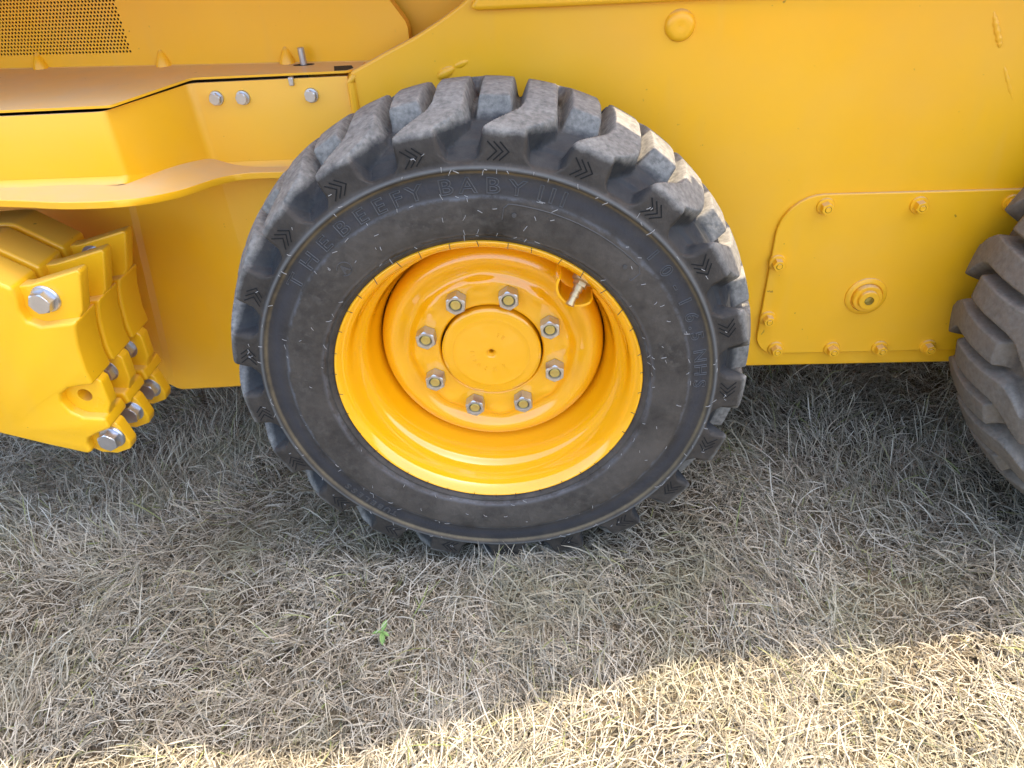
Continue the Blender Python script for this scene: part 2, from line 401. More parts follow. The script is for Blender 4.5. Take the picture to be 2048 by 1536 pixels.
# ---- lower side below the shelf: folded sheet
lw = MB()
cols = [(-0.06, 0.2825, -0.06, 0.2825), (-0.44, 0.2825, -0.44, 0.2825), (-0.452, 0.2850, -0.455, 0.2845), (-0.612, 0.338, -0.655, 0.309), (-0.622, 0.341, -0.668, 0.312), (-0.640, 0.350, -0.685, 0.319), (-1.25, 0.45, -1.25, 0.41)]
zb = [0.177, 0.177, 0.175, 0.150, 0.151, 0.156, 0.20]
v = []; f = []
for (xt, yt, xb, yb), z0 in zip(cols, zb): v += [(xt, yt, 0.605), (xb, yb, z0+0.004), (xb, yb+0.003, z0), (xb, yb+0.02, z0)]
n = len(cols)
for i in range(n-1):
    for k in range(3): f.append((i*4+k, (i+1)*4+k, (i+1)*4+k+1, i*4+k+1))
f = [q[::-1] for q in f]
lw.add(v, f); lower = put('lower_side', lw.mesh('lower_side', m_body, 9), loader)

# ---- hood: engine cover door with perforated grille
def hy(x): return 0.352 + 0.124*(-0.25 - x)
hood = empty('engine_hood', loader)
hd = MB()
P, HH, HR = 0.0061, 0.00528, 0.00205
x1 = -0.5785; ncol, nrow = 62, 27; z0g = 0.7625
x0 = x1 - ncol*P; zt = z0g + nrow*HH
def hp(x, z, off=0.0): return (x, hy(x)+off, z)
# plain sheet round the grille
def hquad(mb, xa, xb, za, zb_): mb.add([hp(xa, za), hp(xb, za), hp(xb, zb_), hp(xa, zb_)], [(0, 1, 2, 3)])
xr = x1 + P*0.75; xl = x0 - P*0.25
hquad(hd, xl, xr, 0.742, z0g); hquad(hd, -1.25, xl, 0.742, zt); hquad(hd, xl, xr, zt, 1.45); hquad(hd, -1.25, xl, zt, 1.45)
v = [hp(xr, 0.742), hp(-0.113, 0.742), hp(-0.113, 0.788), hp(-0.1155, 0.797), hp(-0.140, 0.832), hp(-0.30, 1.06), hp(-0.30, 1.45), hp(xr, 1.45)]
hd.add(v, [tuple(range(8))])
e = [hp(-0.113, 0.742), hp(-0.113, 0.788), hp(-0.1155, 0.797), hp(-0.140, 0.832), hp(-0.30, 1.06)]
hd.add(e + [(p[0]+0.001, p[1]+0.02, p[2]) for p in e], [(i, i+5, i+6, i+1) for i in range(4)])
put('hood_skin', hd.mesh('hood_skin', m_body, 0), hood)
gm = MB()
for j in range(nrow):
    off = (j % 2)*P*0.5
    zc_ = z0g + (j+0.5)*HH
    for i in range(ncol):
        cx = x0 + (i+0.5)*P - P*0.25 + (P*0.5 - off)
        xa, xb = cx-P/2, cx+P/2
        if i == 0: xa = xl
        if i == ncol-1: xb = xr
        za, zb_ = zc_-HH/2, zc_+HH/2
        rc = [(xb, zc_), (xb, zb_), (cx, zb_), (xa, zb_), (xa, zc_), (xa, za), (cx, za), (xb, za)]
        vv = [hp(*q) for q in rc] + [hp(cx+HR*math.cos(math.pi/4*k), zc_+HR*math.sin(math.pi/4*k)) for k in range(8)]
        vv += [(p[0], p[1]+0.0016, p[2]) for p in vv[8:]]
        gm.add(vv, [(k, (k+1) % 8, (k+1) % 8+8, k+8) for k in range(8)] + [(k+8, (k+1) % 8+8, (k+1) % 8+16, k+16) for k in range(8)])
put('grille', gm.mesh('grille', m_body, 0), hood)
# fold at the foot of the hood and small pressed gussets
fo = MB()
xs = np.linspace(-1.25, -0.113, 24); v = []; f = []
for x in xs: v += [hp(x, 0.744, -0.0005), (x, hy(x)-0.004, 0.7415), (x, hy(x)-0.011, 0.7395), (x, hy(x)-0.018, 0.739)]
for i in range(23):
    for k in range(3): f.append((i*4+k, i*4+k+1, (i+1)*4+k+1, (i+1)*4+k))
fo.add(v, f); put('foot_fold', fo.mesh('foot_fold', m_body, 60), hood)
for x in (-0.752, -0.527, -0.314):
    b = MB(); yb = hy(x); K_ = 10; vv = []
    for h_, r_ in ((0.0, 0.0145), (0.010, 0.0120), (0.020, 0.0072), (0.026, 0.0035), (0.0285, 0.0)):
        vv += [(x + r_*math.cos(math.pi*k/K_), yb + 0.001 - r_*1.1*math.sin(math.pi*k/K_), 0.739+h_) for k in range(K_+1)]
    b.add(vv, [(r*(K_+1)+k+1, r*(K_+1)+k, (r+1)*(K_+1)+k, (r+1)*(K_+1)+k+1) for r in range(4) for k in range(K_)])
    put('gusset', b.mesh('gusset', m_body, 70), hood)
# horizontal flange between hood and fender (dust and sky reflection in its tan), a real step above the fender edge
lg = MB()
inner = [(-1.25, hy(-1.25)+0.01), (-0.20, hy(-0.20)+0.03), (-0.19, 0.40)]
outer = fillet([(-0.186, 0.300), (-0.202, 0.284), (-0.441, 0.286), (-0.494, 0.1390), (-1.25, 0.1365)], 0.007, 4)
lg.slab(outer + inner, 0.7395, 0.7428)
ledge = put('hood_flange', lg.mesh('hood_flange', m_body, 30), hood)
pt = MB()
pt.ngon_y((0, 0, 0), 0.0052, 16, -0.026, 0.0, 0, 0); pm = pt.mesh('lock_pin', m_zinc, 40)
put('lock_pin', pm, hood, (-0.283, 0.340, 0.742), (R_(-90), 0, 0), bevel=(0.001, 2))
b = MB(); b.slab([(-0.283+0.017*math.cos(t)*1.0, 0.340+0.008*math.sin(t)) for t in np.linspace(0, 2*math.pi, 25)[:-1]], 0.7429, 0.7431)
put('pin_slot', b.mesh('pin_slot', m_dark, 0), hood)
b = MB(); b.slab([(-0.222, 0.286), (-0.203, 0.286), (-0.196, 0.300), (-0.203, 0.318), (-0.230, 0.318)], 0.7429, 0.7432)
put('corner_notch', b.mesh('corner_notch', m_dark, 0), hood)
# dark core seen through the grille and the seam, and the cover beside the hood
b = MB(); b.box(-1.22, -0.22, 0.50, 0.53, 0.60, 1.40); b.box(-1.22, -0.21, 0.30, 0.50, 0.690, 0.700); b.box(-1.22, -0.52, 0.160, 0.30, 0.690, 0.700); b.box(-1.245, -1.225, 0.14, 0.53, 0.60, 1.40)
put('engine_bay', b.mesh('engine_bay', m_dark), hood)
b = MB(); b.box(-0.29, 0.30, 0.372, 0.392, 0.70, 1.45); b.box(-0.205, 0.30, 0.29, 0.372, 0.72, 0.735)
put('inner_cover', b.mesh('inner_cover', m_body), loader, bevel=(0.003, 2))

# ---- rest of the machine above and behind the picture, plus added sun-slot blocks
b = MB(); b.box(-0.40, 1.74, 0.305, 1.55, 0.212, 0.60); b.box(-1.20, -0.40, 0.66, 1.55, 0.22, 0.60); b.box(0.05, 1.74, 0.30, 1.55, 0.60, 0.968); b.box(-1.2, 0.05, 0.56, 1.55, 0.60, 1.45)
put('chassis', b.mesh('chassis', m_body), loader, bevel=(0.01, 2))
b = MB(); b.box(-1.22, -0.115, 0.47, 1.55, 1.45, 1.47)
put('hood_top', b.mesh('hood_top', m_body), loader, bevel=(0.006, 2))
arm = MB()
arm.prism([(-1.30, 0.965), (1.75, 0.965), (1.95, 0.60), (2.05, 0.60), (1.95, 1.10), (1.465, 1.157), (1.229, 1.173), (1.165, 1.226), (1.113, 1.417), (1.053, 1.482), (0.947, 1.506), (0.863, 1.518), (0.793, 1.571), (0.78, 1.69), (0.721, 1.798), (0.684, 1.94), (0.596, 2.202), (0.457, 2.274), (0.31, 2.256), (0.214, 2.333), (-1.30, 2.33)], 0.120, 0.130)
put('lift_arm', arm.mesh('lift_arm', m_body), loader)  # unseen arm; top edge shaped to throw the ground shadow
b = MB(); b.box(-1.30, 0.272, 0.1305, 0.195, 0.965, 1.12); b.box(0.56, 1.70, 0.1305, 0.195, 0.965, 1.05)
put('slot_shade_flange', b.mesh('slot_shade_flange', m_body), loader, bevel=(0.006, 2))  # unseen blocks added to shade the tread beside the sun slot
b = MB(); b.box(0.20, 0.60, 0.198, 0.30, 0.972, 0.984)
put('slot_shade_lip', b.mesh('slot_shade_lip', m_body), loader)  # unseen lip added to trim the inner edge of the sunlit strip
b = MB(); b.box(0.402, 0.422, 0.1305, 0.158, 0.975, 0.995)
put('shade_block', b.mesh('shade_block', m_zinc), loader, bevel=(0.002, 2))  # unseen block added to drop a dark patch into the sunlit strip
b = MB(); b.box(-1.25, 0.185, 0.195, 0.46, 0.965, 1.05); b.box(0.60, 1.70, 0.195, 0.42, 0.972, 1.04)
put('slot_end_block', b.mesh('slot_end_block', m_body), loader, bevel=(0.006, 2))  # unseen boxes added to close the sun slot at its ends
b = MB(); b.box(0.45, 1.35, 0.50, 1.45, 0.97, 2.0)
put('cab', b.mesh('cab', m_dark), loader, bevel=(0.03, 3))

# ---- counterweights
slab_xz = [(-1.0, 0.552), (-0.765, 0.562), (-0.748, 0.561), (-0.700, 0.5287), (-0.6835, 0.5180), (-0.6839, 0.5002), (-0.6893, 0.482), (-0.6859, 0.4623), (-0.6679, 0.454), (-0.6102, 0.4602), (-0.6155, 0.4474), (-0.6232, 0.4211), (-0.6300, 0.3755), (-0.6290, 0.3459), (-0.6466, 0.3444), (-0.673, 0.3402), (-0.6903, 0.3288), (-0.6953, 0.313), (-0.6884, 0.2936), (-0.6721, 0.282), (-0.6368, 0.2792), (-0.6340, 0.2583), (-0.6651, 0.2462), (-0.6805, 0.2379), (-0.6875, 0.225), (-0.6849, 0.2118), (-0.6924, 0.2041), (-0.7526, 0.224), (-0.8276, 0.2514), (-1.0, 0.31)]
plate_xz = [(-0.95, 0.50), (-0.70, 0.512), (-0.6682, 0.515), (-0.5860, 0.5365), (-0.5830, 0.531), (-0.6035, 0.4700), (-0.6215, 0.4480), (-0.6350, 0.4020), (-0.6400, 0.3580), (-0.6253, 0.3405), (-0.6276, 0.2960), (-0.6360, 0.2820), (-0.6400, 0.2625), (-0.6317, 0.2543), (-0.6235, 0.2150), (-0.6280, 0.2015), (-0.6548, 0.1918), (-0.6807, 0.1946), (-0.6957, 0.2046), (-0.7667, 0.235), (-0.95, 0.30)]
def baked(mb, name, mats, bevel, bore=None):
    me = mb.mesh(name, mats, 0); o = bpy.data.objects.new('tmp', me); COL.objects.link(o)
    bv = o.modifiers.new('bevel', 'BEVEL'); bv.width = bevel[0]; bv.segments = bevel[1]; bv.limit_method = 'ANGLE'; bv.angle_limit = R_(28)
    kill = [o]
    if bore:
        cb_ = MB(); cb_.ngon_y((bore[0], 0, bore[1]), bore[2], 32, -0.05, 0.058); co = bpy.data.objects.new('tmp', cb_.mesh('tmp', m_cast, 0)); COL.objects.link(co)
        bo = o.modifiers.new('bore', 'BOOLEAN'); bo.operation = 'DIFFERENCE'; bo.solver = 'EXACT'; bo.object = co; kill.append(co)
    dg = bpy.context.evaluated_depsgraph_get(); out = bpy.data.meshes.new_from_object(o.evaluated_get(dg)); out.name = name
    for k in kill: bpy.data.objects.remove(k)
    out.polygons.foreach_set('use_smooth', [True]*len(out.polygons)); out.set_sharp_from_angle(angle=R_(38))
    return out
wm = MB(); wm.prism(plate_xz, 0.016, 0.040); wmesh = baked(wm, 'weight_casting', m_cast, (0.0055, 4)); wmesh_bore = baked(wm, 'weight_casting', m_cast, (0.0055, 4), (-0.6625, 0.3165, 0.0118)); wmesh_top = baked(wm, 'weight_casting', m_cast, (0.0055, 4), (-0.6504, 0.4930, 0.0118))
wf = MB(); wf.prism(slab_xz, 0.0, 0.062); wfm = baked(wf, 'weight_face', m_cast, (0.0075, 4))
boltm = hex_bolt(0, 0.030, 0.019, 0.0215, 0.004, rot=0.15).mesh('weight_bolt', m_zinc, 30)
spots = [(-0.6504, 0.4930), (-0.6625, 0.3165), (-0.6490, 0.2300)]
kinds = [('b', 'h', 'b'), ('h', 'b', 'b'), ('b', 'b', 'b')]
wl = ['nearest counterweight, its broad face towards the viewer', 'middle counterweight of the three', 'counterweight next to the machine side']
for i, y in enumerate((0.050, 0.120, 0.190)):
    cw = empty('counterweight', loader, (0, y, 0)); cw['label'] = wl[i]
    put('weight_casting', (wmesh_bore, wmesh_top, wmesh)[i], cw); put('weight_face', wfm, cw)
    for (x, z), k in zip(spots, kinds[i]):
        if k == 'b': put('weight_bolt', boltm, cw, (x, 0.0155 if i == 0 else 0.0195, z), (0, random.uniform(0, 1), 0))

# ------------------------------------------------------------------ wheels
ZC = 0.37
NL = 21; PITCHD = 360.0/NL; NS = 60; DST = PITCHD/NS
SW = [(0.010, 0.2145), (0.003, 0.2215), (-0.002, 0.2262), (-0.0045, 0.2290), (-0.0030, 0.2305), (-0.0045, 0.2322), (-0.0085, 0.2335), (-0.0105, 0.2385), (-0.0125, 0.250), (-0.0138, 0.265), (-0.0133, 0.278), (-0.0128, 0.2840), (-0.0100, 0.2862), (-0.0096, 0.300), (-0.0088, 0.3110), (-0.0090, 0.3135), (-0.0130, 0.3165), (-0.0142, 0.3195), (-0.0135, 0.3222), (-0.0105, 0.3245)]
TB = [(-0.0100, 0.3250), (-0.0060, 0.3265), (-0.0010, 0.3280), (0.0040, 0.3300), (0.0090, 0.3320), (0.0140, 0.3345), (0.0220, 0.3385), (0.0300, 0.3430), (0.042, 0.3500), (0.060, 0.3565), (0.080, 0.3605), (0.115, 0.3625)]
TL = [(-0.0100, 0.3250), (-0.0100, 0.3320), (-0.0094, 0.3420), (-0.0086, 0.3540), (-0.0066, 0.3622), (-0.0008, 0.3660), (0.0080, 0.3690), (0.0200, 0.3724), (0.037, 0.3762), (0.058, 0.3822), (0.080, 0.3865), (0.115, 0.3890)]
def dens(P, k):
    P = np.array(P, float); n = len(P); t = np.arange(n); tt = np.linspace(0, n-1, (n-1)*k+1)
    return np.stack([np.interp(tt, t, P[:, 0]), np.interp(tt, t, P[:, 1])], -1)
def smooth_rows(A, it=2):
    for _ in range(it):
        B = A.copy(); B[1:-1] = 0.25*A[:-2] + 0.5*A[1:-1] + 0.25*A[2:]; A = B
    return A
sw = smooth_rows(dens(SW, 2), 1)
tb = smooth_rows(dens(TB, 4), 2); tl = smooth_rows(dens(TL, 4), 2)
def sstep(a, b, x): t = np.clip((x-a)/(b-a), 0, 1); return t*t*(3-2*t)
vv = tb[:, 0]
tb[:, 1] += 0.0030*(sstep(0.0205, 0.0225, vv)*(1-sstep(0.0225, 0.040, vv))) + 0.0026*(sstep(0.0435, 0.0455, vv)*(1-sstep(0.0455, 0.065, vv)))
def mirror(A): B = A[::-1].copy(); B[:, 0] = 0.23 - B[:, 0]; return B
base = np.vstack([sw, tb[1:], mirror(tb)[1:], mirror(sw)[1:]])
lug = np.vstack([sw, tl[1:], mirror(tl)[1:], mirror(sw)[1:]])
NPF = len(base)
vl = lug[:, 0]
def own_masks(th, inner):
    """mask of the lug whose straight middle lies at angle 0 (degrees); th: angles (n), returns (n, NPF)"""
    v = (0.23 - vl) if inner else vl
    vc = np.maximum(v, 0.0)
    eL = np.interp(vc, [0, 0.023, 0.045, 0.06, 0.08], [10.3, 6.9, 4.0, 3.2, 3.0])
    eR = np.interp(vc, [0, 0.013, 0.032, 0.046, 0.07], [1.9, -0.8, -2.8, -3.15, -3.0])
    low = np.clip((0.340 - lug[:, 1])/0.012, 0, 1)*1.1; eL = eL + low; eR = eR - low
    Rr = np.radians(1)*lug[:, 1]
    sl_ = np.interp(vc, [0, 0.045, 0.07], [0.72, 0.8, 1.0])
    T = th[:, None]
    d = np.minimum((eL[None]-T), (T-eR[None]))*(Rr*sl_)[None]
    d = np.minimum(d, (0.168 - v)[None])
    d = np.minimum(d, 0.02)
    return sstep(-0.0060, 0.0022, d)**0.85
def periodic_mask(th):
    out = np.zeros((len(th), NPF))
    for k in (-1, 0, 1, 2):
        out = np.maximum(out, own_masks(((th+6) % PITCHD) - 6 + k*PITCHD - PITCHD, False))
        out = np.maximum(out, own_masks(((th+6+PITCHD/2) % PITCHD) - 6 + k*PITCHD - PITCHD, True))
    return out
def surf(th):
    M_ = periodic_mask(th)[..., None]
    yr = base[None]*(1-M_) + lug[None]*M_
    t = np.radians(th)[:, None]
    return np.stack([yr[..., 1]*np.cos(t), yr[..., 0], yr[..., 1]*np.sin(t)], -1), M_[..., 0]
def grid_normals(Pg, wrap):
    if wrap: du = np.roll(Pg, -1, 0) - np.roll(Pg, 1, 0)
    else: du = np.gradient(Pg, axis=0)
    dv = np.gradient(Pg, axis=1)
    N = np.cross(du, dv); N /= np.linalg.norm(N, axis=-1, keepdims=True)+1e-12
    return N
EPS = 0.02
def grid_piece(name, th, keep_fn, wrap, mats, extra=None):
    Pg, M_ = surf(th); n = len(th); N = grid_normals(Pg, wrap)
    iu = np.arange(n if wrap else n-1); iv = np.arange(NPF-1)
    U, V = np.meshgrid(iu, iv, indexing='ij'); U2 = (U+1) % n
    K = keep_fn(U, U2, V, M_)
    q = np.stack([U*NPF+V, U*NPF+V+1, U2*NPF+V+1, U2*NPF+V], -1)[K]
    used = np.unique(q); rm = np.full(n*NPF, -1); rm[used] = np.arange(len(used))
    verts = Pg.reshape(-1, 3)[used]; nr = N.reshape(-1, 3)[used]; q = rm[q]
    # outward orientation
    c = verts[q].mean(1); rad = c.copy(); rad[:, 1] -= 0.115
    fn = np.cross(verts[q[:, 1]]-verts[q[:, 0]], verts[q[:, 3]]-verts[q[:, 0]])
    if (fn*rad).sum() < 0: q = q[:, ::-1]
    if (nr*(verts-np.array([0, 0.115, 0]))).sum() < 0: nr = -nr
    faces = q.tolist(); vs2 = verts.tolist(); mi = [0]*len(faces); nn = nr.tolist()
    if extra:
        ev, ef, en = extra; o = len(vs2); vs2 += ev; faces += [[i+o for i in ff] for ff in ef]; mi += [1]*len(ef); nn += en
    me = bpy.data.meshes.new(name); me.from_pydata(vs2, [], faces); me.update()
    for mm in mats: me.materials.append(mm)
    me.polygons.foreach_set('material_index', mi); me.polygons.foreach_set('use_smooth', [True]*len(faces))
    me.normals_split_custom_set_from_vertices(nn)
    return me
def vmax(A, U, U2, V): return np.maximum(np.maximum(A[U, V], A[U, V+1]), np.maximum(A[U2, V], A[U2, V+1]))
def tyre_mesh(mat):
    th = np.arange(NL*NS)*DST
    return grid_piece('tyre', th, lambda U, U2, V, M_: vmax(M_, U, U2, V) <= EPS, True, [mat])
def chevrons():
    """three engraved arrowheads on the shoulder face of a lug"""
    ev, ef, en = [], [], []
    thc = R_(6.75); rc = 0.3400
    def pt(a, r_):  # a: tangential (clockwise positive), r_: radial offset
        t = thc - a/rc; rr = rc + r_
        yy = float(np.interp(rr, [0.325, 0.332, 0.342, 0.352], [-0.0101, -0.0101, -0.0094, -0.0084])) - 0.0009
        return (rr*math.cos(t), yy, rr*math.sin(t))
    wd = 0.00085
    for k in range(3):
        ox = -0.0085 + k*0.0072
        for sgn in (1, -1):
            a0, r0, a1, r1 = ox+0.0045, 0.0, ox-0.0065, sgn*0.0108
            d = np.array([a1-a0, r1-r0]); d /= np.linalg.norm(d); nrm = np.array([-d[1], d[0]])*wd
            o = len(ev)
            for (a, r_) in ((a0+nrm[0]-d[0]*wd, r0+nrm[1]-d[1]*wd), (a0-nrm[0]-d[0]*wd, r0-nrm[1]-d[1]*wd), (a1-nrm[0], r1-nrm[1]), (a1+nrm[0], r1+nrm[1])): ev.append(pt(a, r_))
            A = [np.array(p) for p in ev[o:o+4]]
            fq = [o, o+1, o+2, o+3]
            if np.cross(A[1]-A[0], A[2]-A[0])[1] > 0: fq = fq[::-1]
            ef.append(fq); en += [(0, -1, 0)]*4
    return [list(p) for p in ev], ef, en
def lug_mesh(inner, mats):
    th = np.arange(-30, 71)*DST
    if inner: th = th + PITCHD/2
    ctr = PITCHD/2 if inner else 0.0
    ow = own_masks(th - ctr, inner)
    return grid_piece('inner_tread_lug' if inner else 'tread_lug', th, lambda U, U2, V, M_: (vmax(ow, U, U2, V) > EPS), False, mats, None if inner else chevrons())

# rim
RIM = [(0.0065, 0.2225), (0.0015, 0.2220), (-0.0006, 0.2203), (0.0003, 0.2180), (0.0038, 0.2142), (0.0085, 0.2104), (0.0150, 0.2072), (0.024, 0.2047), (0.034, 0.2024), (0.043, 0.1993), (0.050, 0.1955), (0.056, 0.1915), (0.066, 0.1875), (0.085, 0.1835), (0.100, 0.1788), (0.110, 0.1756), (0.118, 0.1745), (0.14, 0.1744)]
DISC = [(0.124, 0.1738), (0.112, 0.1728), (0.104, 0.1712), (0.097, 0.1682), (0.0915, 0.1640), (0.0885, 0.1590), (0.0870, 0.1540), (0.0872, 0.1500), (0.0888, 0.1455), (0.0915, 0.1405), (0.0945, 0.1355), (0.0958, 0.1310), (0.0948, 0.1270), (0.0922, 0.1230), (0.0898, 0.1190), (0.0886, 0.1140), (0.0884, 0.1050), (0.0884, 0.0920), (0.0886, 0.0850), (0.0892, 0.0812), (0.0920, 0.0790), (0.100, 0.0786), (0.115, 0.0785)]
CAP = [(0.115, 0.0765), (0.0870, 0.0765), (0.0835, 0.0758), (0.0818, 0.0735), (0.0810, 0.0700), (0.0804, 0.0620), (0.0800, 0.0590), (0.0812, 0.0570), (0.0812, 0.030), (0.0808, 0.0095), (0.0835, 0.0060), (0.0870, 0.0035), (0.092, 0.0030), (0.098, 0.0028)]
NUT0 = 116.5
def wob(t, r):
    k = math.exp(-((r-0.119)/0.011)**2)
    return -0.0050*k*max(0, math.cos(8*(t-R_(NUT0+22.5))))**1.5
def crm(P, n=4):
    return catmull(P, n)
rb = MB(); rb.lathe(crm(RIM, 3), 144); rim_me = rb.mesh('rim', m_rim, 80)
db = MB(); db.lathe(crm(DISC, 3), 160, wob=wob); disc_me = db.mesh('wheel_disc', m_rim, 80)
cb = MB(); cb.lathe(crm(CAP, 3), 96); cb.ngon_y((0, 0, 0), 0.0031, 16, 0.0975, 0.099, 0, 1); cap_me = cb.mesh('hub_cap', [m_rim, m_dark], 60)
bb = MB(); bb.lathe([(0.139, 0.176), (0.139, 0.02)], 48); bb.lathe([(0.1145, 0.081), (0.1145, 0.074)], 48); back_me = bb.mesh('brake_backing', m_dark)
nb = hex_bolt(0, 0.0275, 0.0205, 0, 0.002, (0.0078, 0.0102, -0.0015), smi=1, rot=math.pi/2)
nut_me = nb.mesh('lug_nut', [m_zinc, m_stud, m_zinc], 30)
# valve and its guard
VT = R_(47.5)
def pol(r, t, y): return (r*math.cos(t), y, r*math.sin(t))
vg = MB(); v = []; f = []
ug = Vector((math.cos(VT), 0, math.sin(VT))); tg = Vector((math.sin(VT), 0, -math.cos(VT)))
cg = ug*0.1915
K = 18
for y in (0.018, 0.066):
    for rr in (0.0298, 0.0264):
        for i in range(K+1):
            a = math.pi*(1.0 + i/K)
            p = cg + tg*(rr*math.cos(a)) + ug*(rr*math.sin(a)*0.92)
            v.append((p.x, y + (0.006 if i in (0, K) and y < 0.03 else 0), p.z))
S = K+1
for i in range(K):
    f += [(i, i+1, S+i+1, S+i), (2*S+i, 3*S+i, 3*S+i+1, 2*S+i+1), (i, 2*S+i, 2*S+i+1, i+1), (S+i, S+i+1, 3*S+i+1, 3*S+i)]
f += [(0, S, 3*S, 2*S), (K, 2*S+K, 3*S+K, S+K)]
vg.add(v, f); guard_me = vg.mesh('valve_guard', m_rim, 40)
vb = MB()
p0 = ug*0.2020 + Vector((0, 0.027, 0)); dv = (-ug*0.82 + Vector((0, -0.56, 0)) + tg*0.12).normalized()
def seg(a, b_, r0, r1, n=16): vb.tube([p0+dv*a, p0+dv*b_], 1.35, n, taper=[r0, r1])
seg(-0.006, 0.0025, 0.0105, 0.0105); seg(0.0025, 0.004, 0.0105, 0.008); seg(0.004, 0.0095, 0.0076, 0.0076, 6); seg(0.009, 0.017, 0.0052, 0.0050); seg(0.017, 0.022, 0.0040, 0.0040)
seg(0.022, 0.0255, 0.0047, 0.0047); seg(0.0255, 0.034, 0.0037, 0.0037); seg(0.034, 0.0385, 0.0044, 0.0044); seg(0.0385, 0.0392, 0.0044, 0.002)
valve_me = vb.mesh('valve_stem', m_brass, 40)

# raised lettering
def glyph(ch, size, style):
    cu = bpy.data.curves.new('glyph', 'FONT'); cu.body = ch; cu.size = size; cu.align_x = 'CENTER'; cu.resolution_u = 3
    if style == 'outline': cu.fill_mode = 'NONE'; cu.bevel_depth = 0.00062; cu.bevel_resolution = 0; cu.offset = 0.0002
    elif style == 'bold': cu.extrude = 0.0006; cu.offset = 0.0005
    else: cu.extrude = 0.0005
    o = bpy.data.objects.new('glyph', cu); COL.objects.link(o)
    dg = bpy.context.evaluated_depsgraph_get(); me = bpy.data.meshes.new_from_object(o.evaluated_get(dg))
    v = [tuple(p.co) for p in me.vertices]; f = [tuple(p.vertices) for p in me.polygons]
    bpy.data.objects.remove(o); bpy.data.curves.remove(cu); bpy.data.meshes.remove(me)
    return v, f
def side_y(r): return float(np.interp(r, [p[1] for p in SW], [p[0] for p in SW]))
def text_ring(name, chars, r, size, style, mat, yf, stretch=1.0, tilt=0.0):
    b = MB()
    for ch, deg in chars:
        v, f = glyph(ch, size, style)
        if not f: continue
        out = []
        for x, y, z in v:
            t = R_(deg) - (x*stretch + tilt*y)/r; rr = r + y - size*0.35
            out.append((rr*math.cos(t), yf(rr) - z, rr*math.sin(t)))
        b.add(out, f)
    return b.mesh(name, mat, 30)
lets = list(zip('THE', (143.5, 136.3, 129.8))) + list(zip('BEEFY', (123.4, 117.6, 112.3, 107.6, 103.0))) + list(zip('BABY', (95.6, 90.4, 84.6, 78.9))) + list(zip('III', (73.4, 70.6, 67.8)))
t1 = text_ring('brand_lettering', lets, 0.2985, 0.0265, 'outline', m_letter, lambda r: side_y(r)-0.0004, 1.25)
t2 = text_ring('size_lettering', list(zip('10-16.5', (41.8, 36.3, 31.0, 26.2, 21.3, 18.2, 15.3))) + list(zip('NHS', (9.0, 4.5, 0.0))), 0.3000, 0.0235, 'outline', m_letter, lambda r: side_y(r)-0.0004, 1.15)
t3 = text_ring('tubeless_lettering', list(zip('TUBELESS', np.linspace(-124.5, -141.5, 8))), 0.3035, 0.0150, 'bold', m_letter, lambda r: side_y(r)-0.0003, 1.1)
t4 = text_ring('cap_lettering', list(zip('4X20411', (-52, -83, -112, -134, -153, -171, -187))), 0.0295, 0.0105, 'flat', m_rim, lambda r: 0.0808, 1.0)
t5 = text_ring('cap_lettering', list(zip('ES', (54.5, 68.5))), 0.034, 0.0095, 'flat', m_rim, lambda r: 0.0808, 1.0)
# moulded panel outline on the lower sidewall
def ring_pts(r, a0, a1, n): return [(r*math.cos(R_(a0+(a1-a0)*i/n)), side_y(r)-0.0002, r*math.sin(R_(a0+(a1-a0)*i/n))) for i in range(n+1)]
pts = ring_pts(0.2785, 80, 42, 24) + ring_pts(0.273, 40.6, 40.3, 1) + ring_pts(0.258, 40.3, 40.9, 1)
panel_pieces = []
def piece(name, P_, r_, n_):
    b = MB(); b.tube(P_, r_, n_); panel_pieces.append((name, b.mesh(name, m_letter, 60)))
piece('moulded_line', pts, 0.0007, 5)
piece('moulded_line', ring_pts(0.2785, 80, 80.5, 1) + ring_pts(0.2735, 81.4, 81.6, 1) + ring_pts(0.258, 81.8, 81.6, 1), 0.0007, 5)
for a in (78.7, 44.7): piece('moulded_dot', [(0.2655*math.cos(R_(a)), -0.0130, 0.2655*math.sin(R_(a))), (0.2655*math.cos(R_(a)), -0.0155, 0.2655*math.sin(R_(a)))], 0.0028, 10)
a_ = [(R_(131.2)+0.0105*math.cos(t)/0.259, 0.259+0.0095*math.sin(t)) for t in np.linspace(0.6, 5.7, 18)]
piece('moulded_ring', [(r*math.cos(t), side_y(r)-0.0003, r*math.sin(t)) for t, r in a_], 0.0006, 5)
ta = text_ring('mark_lettering', [('A', 131.2)], 0.259, 0.016, 'bold', m_letter, lambda r: side_y(r)-0.0003, 1.0)
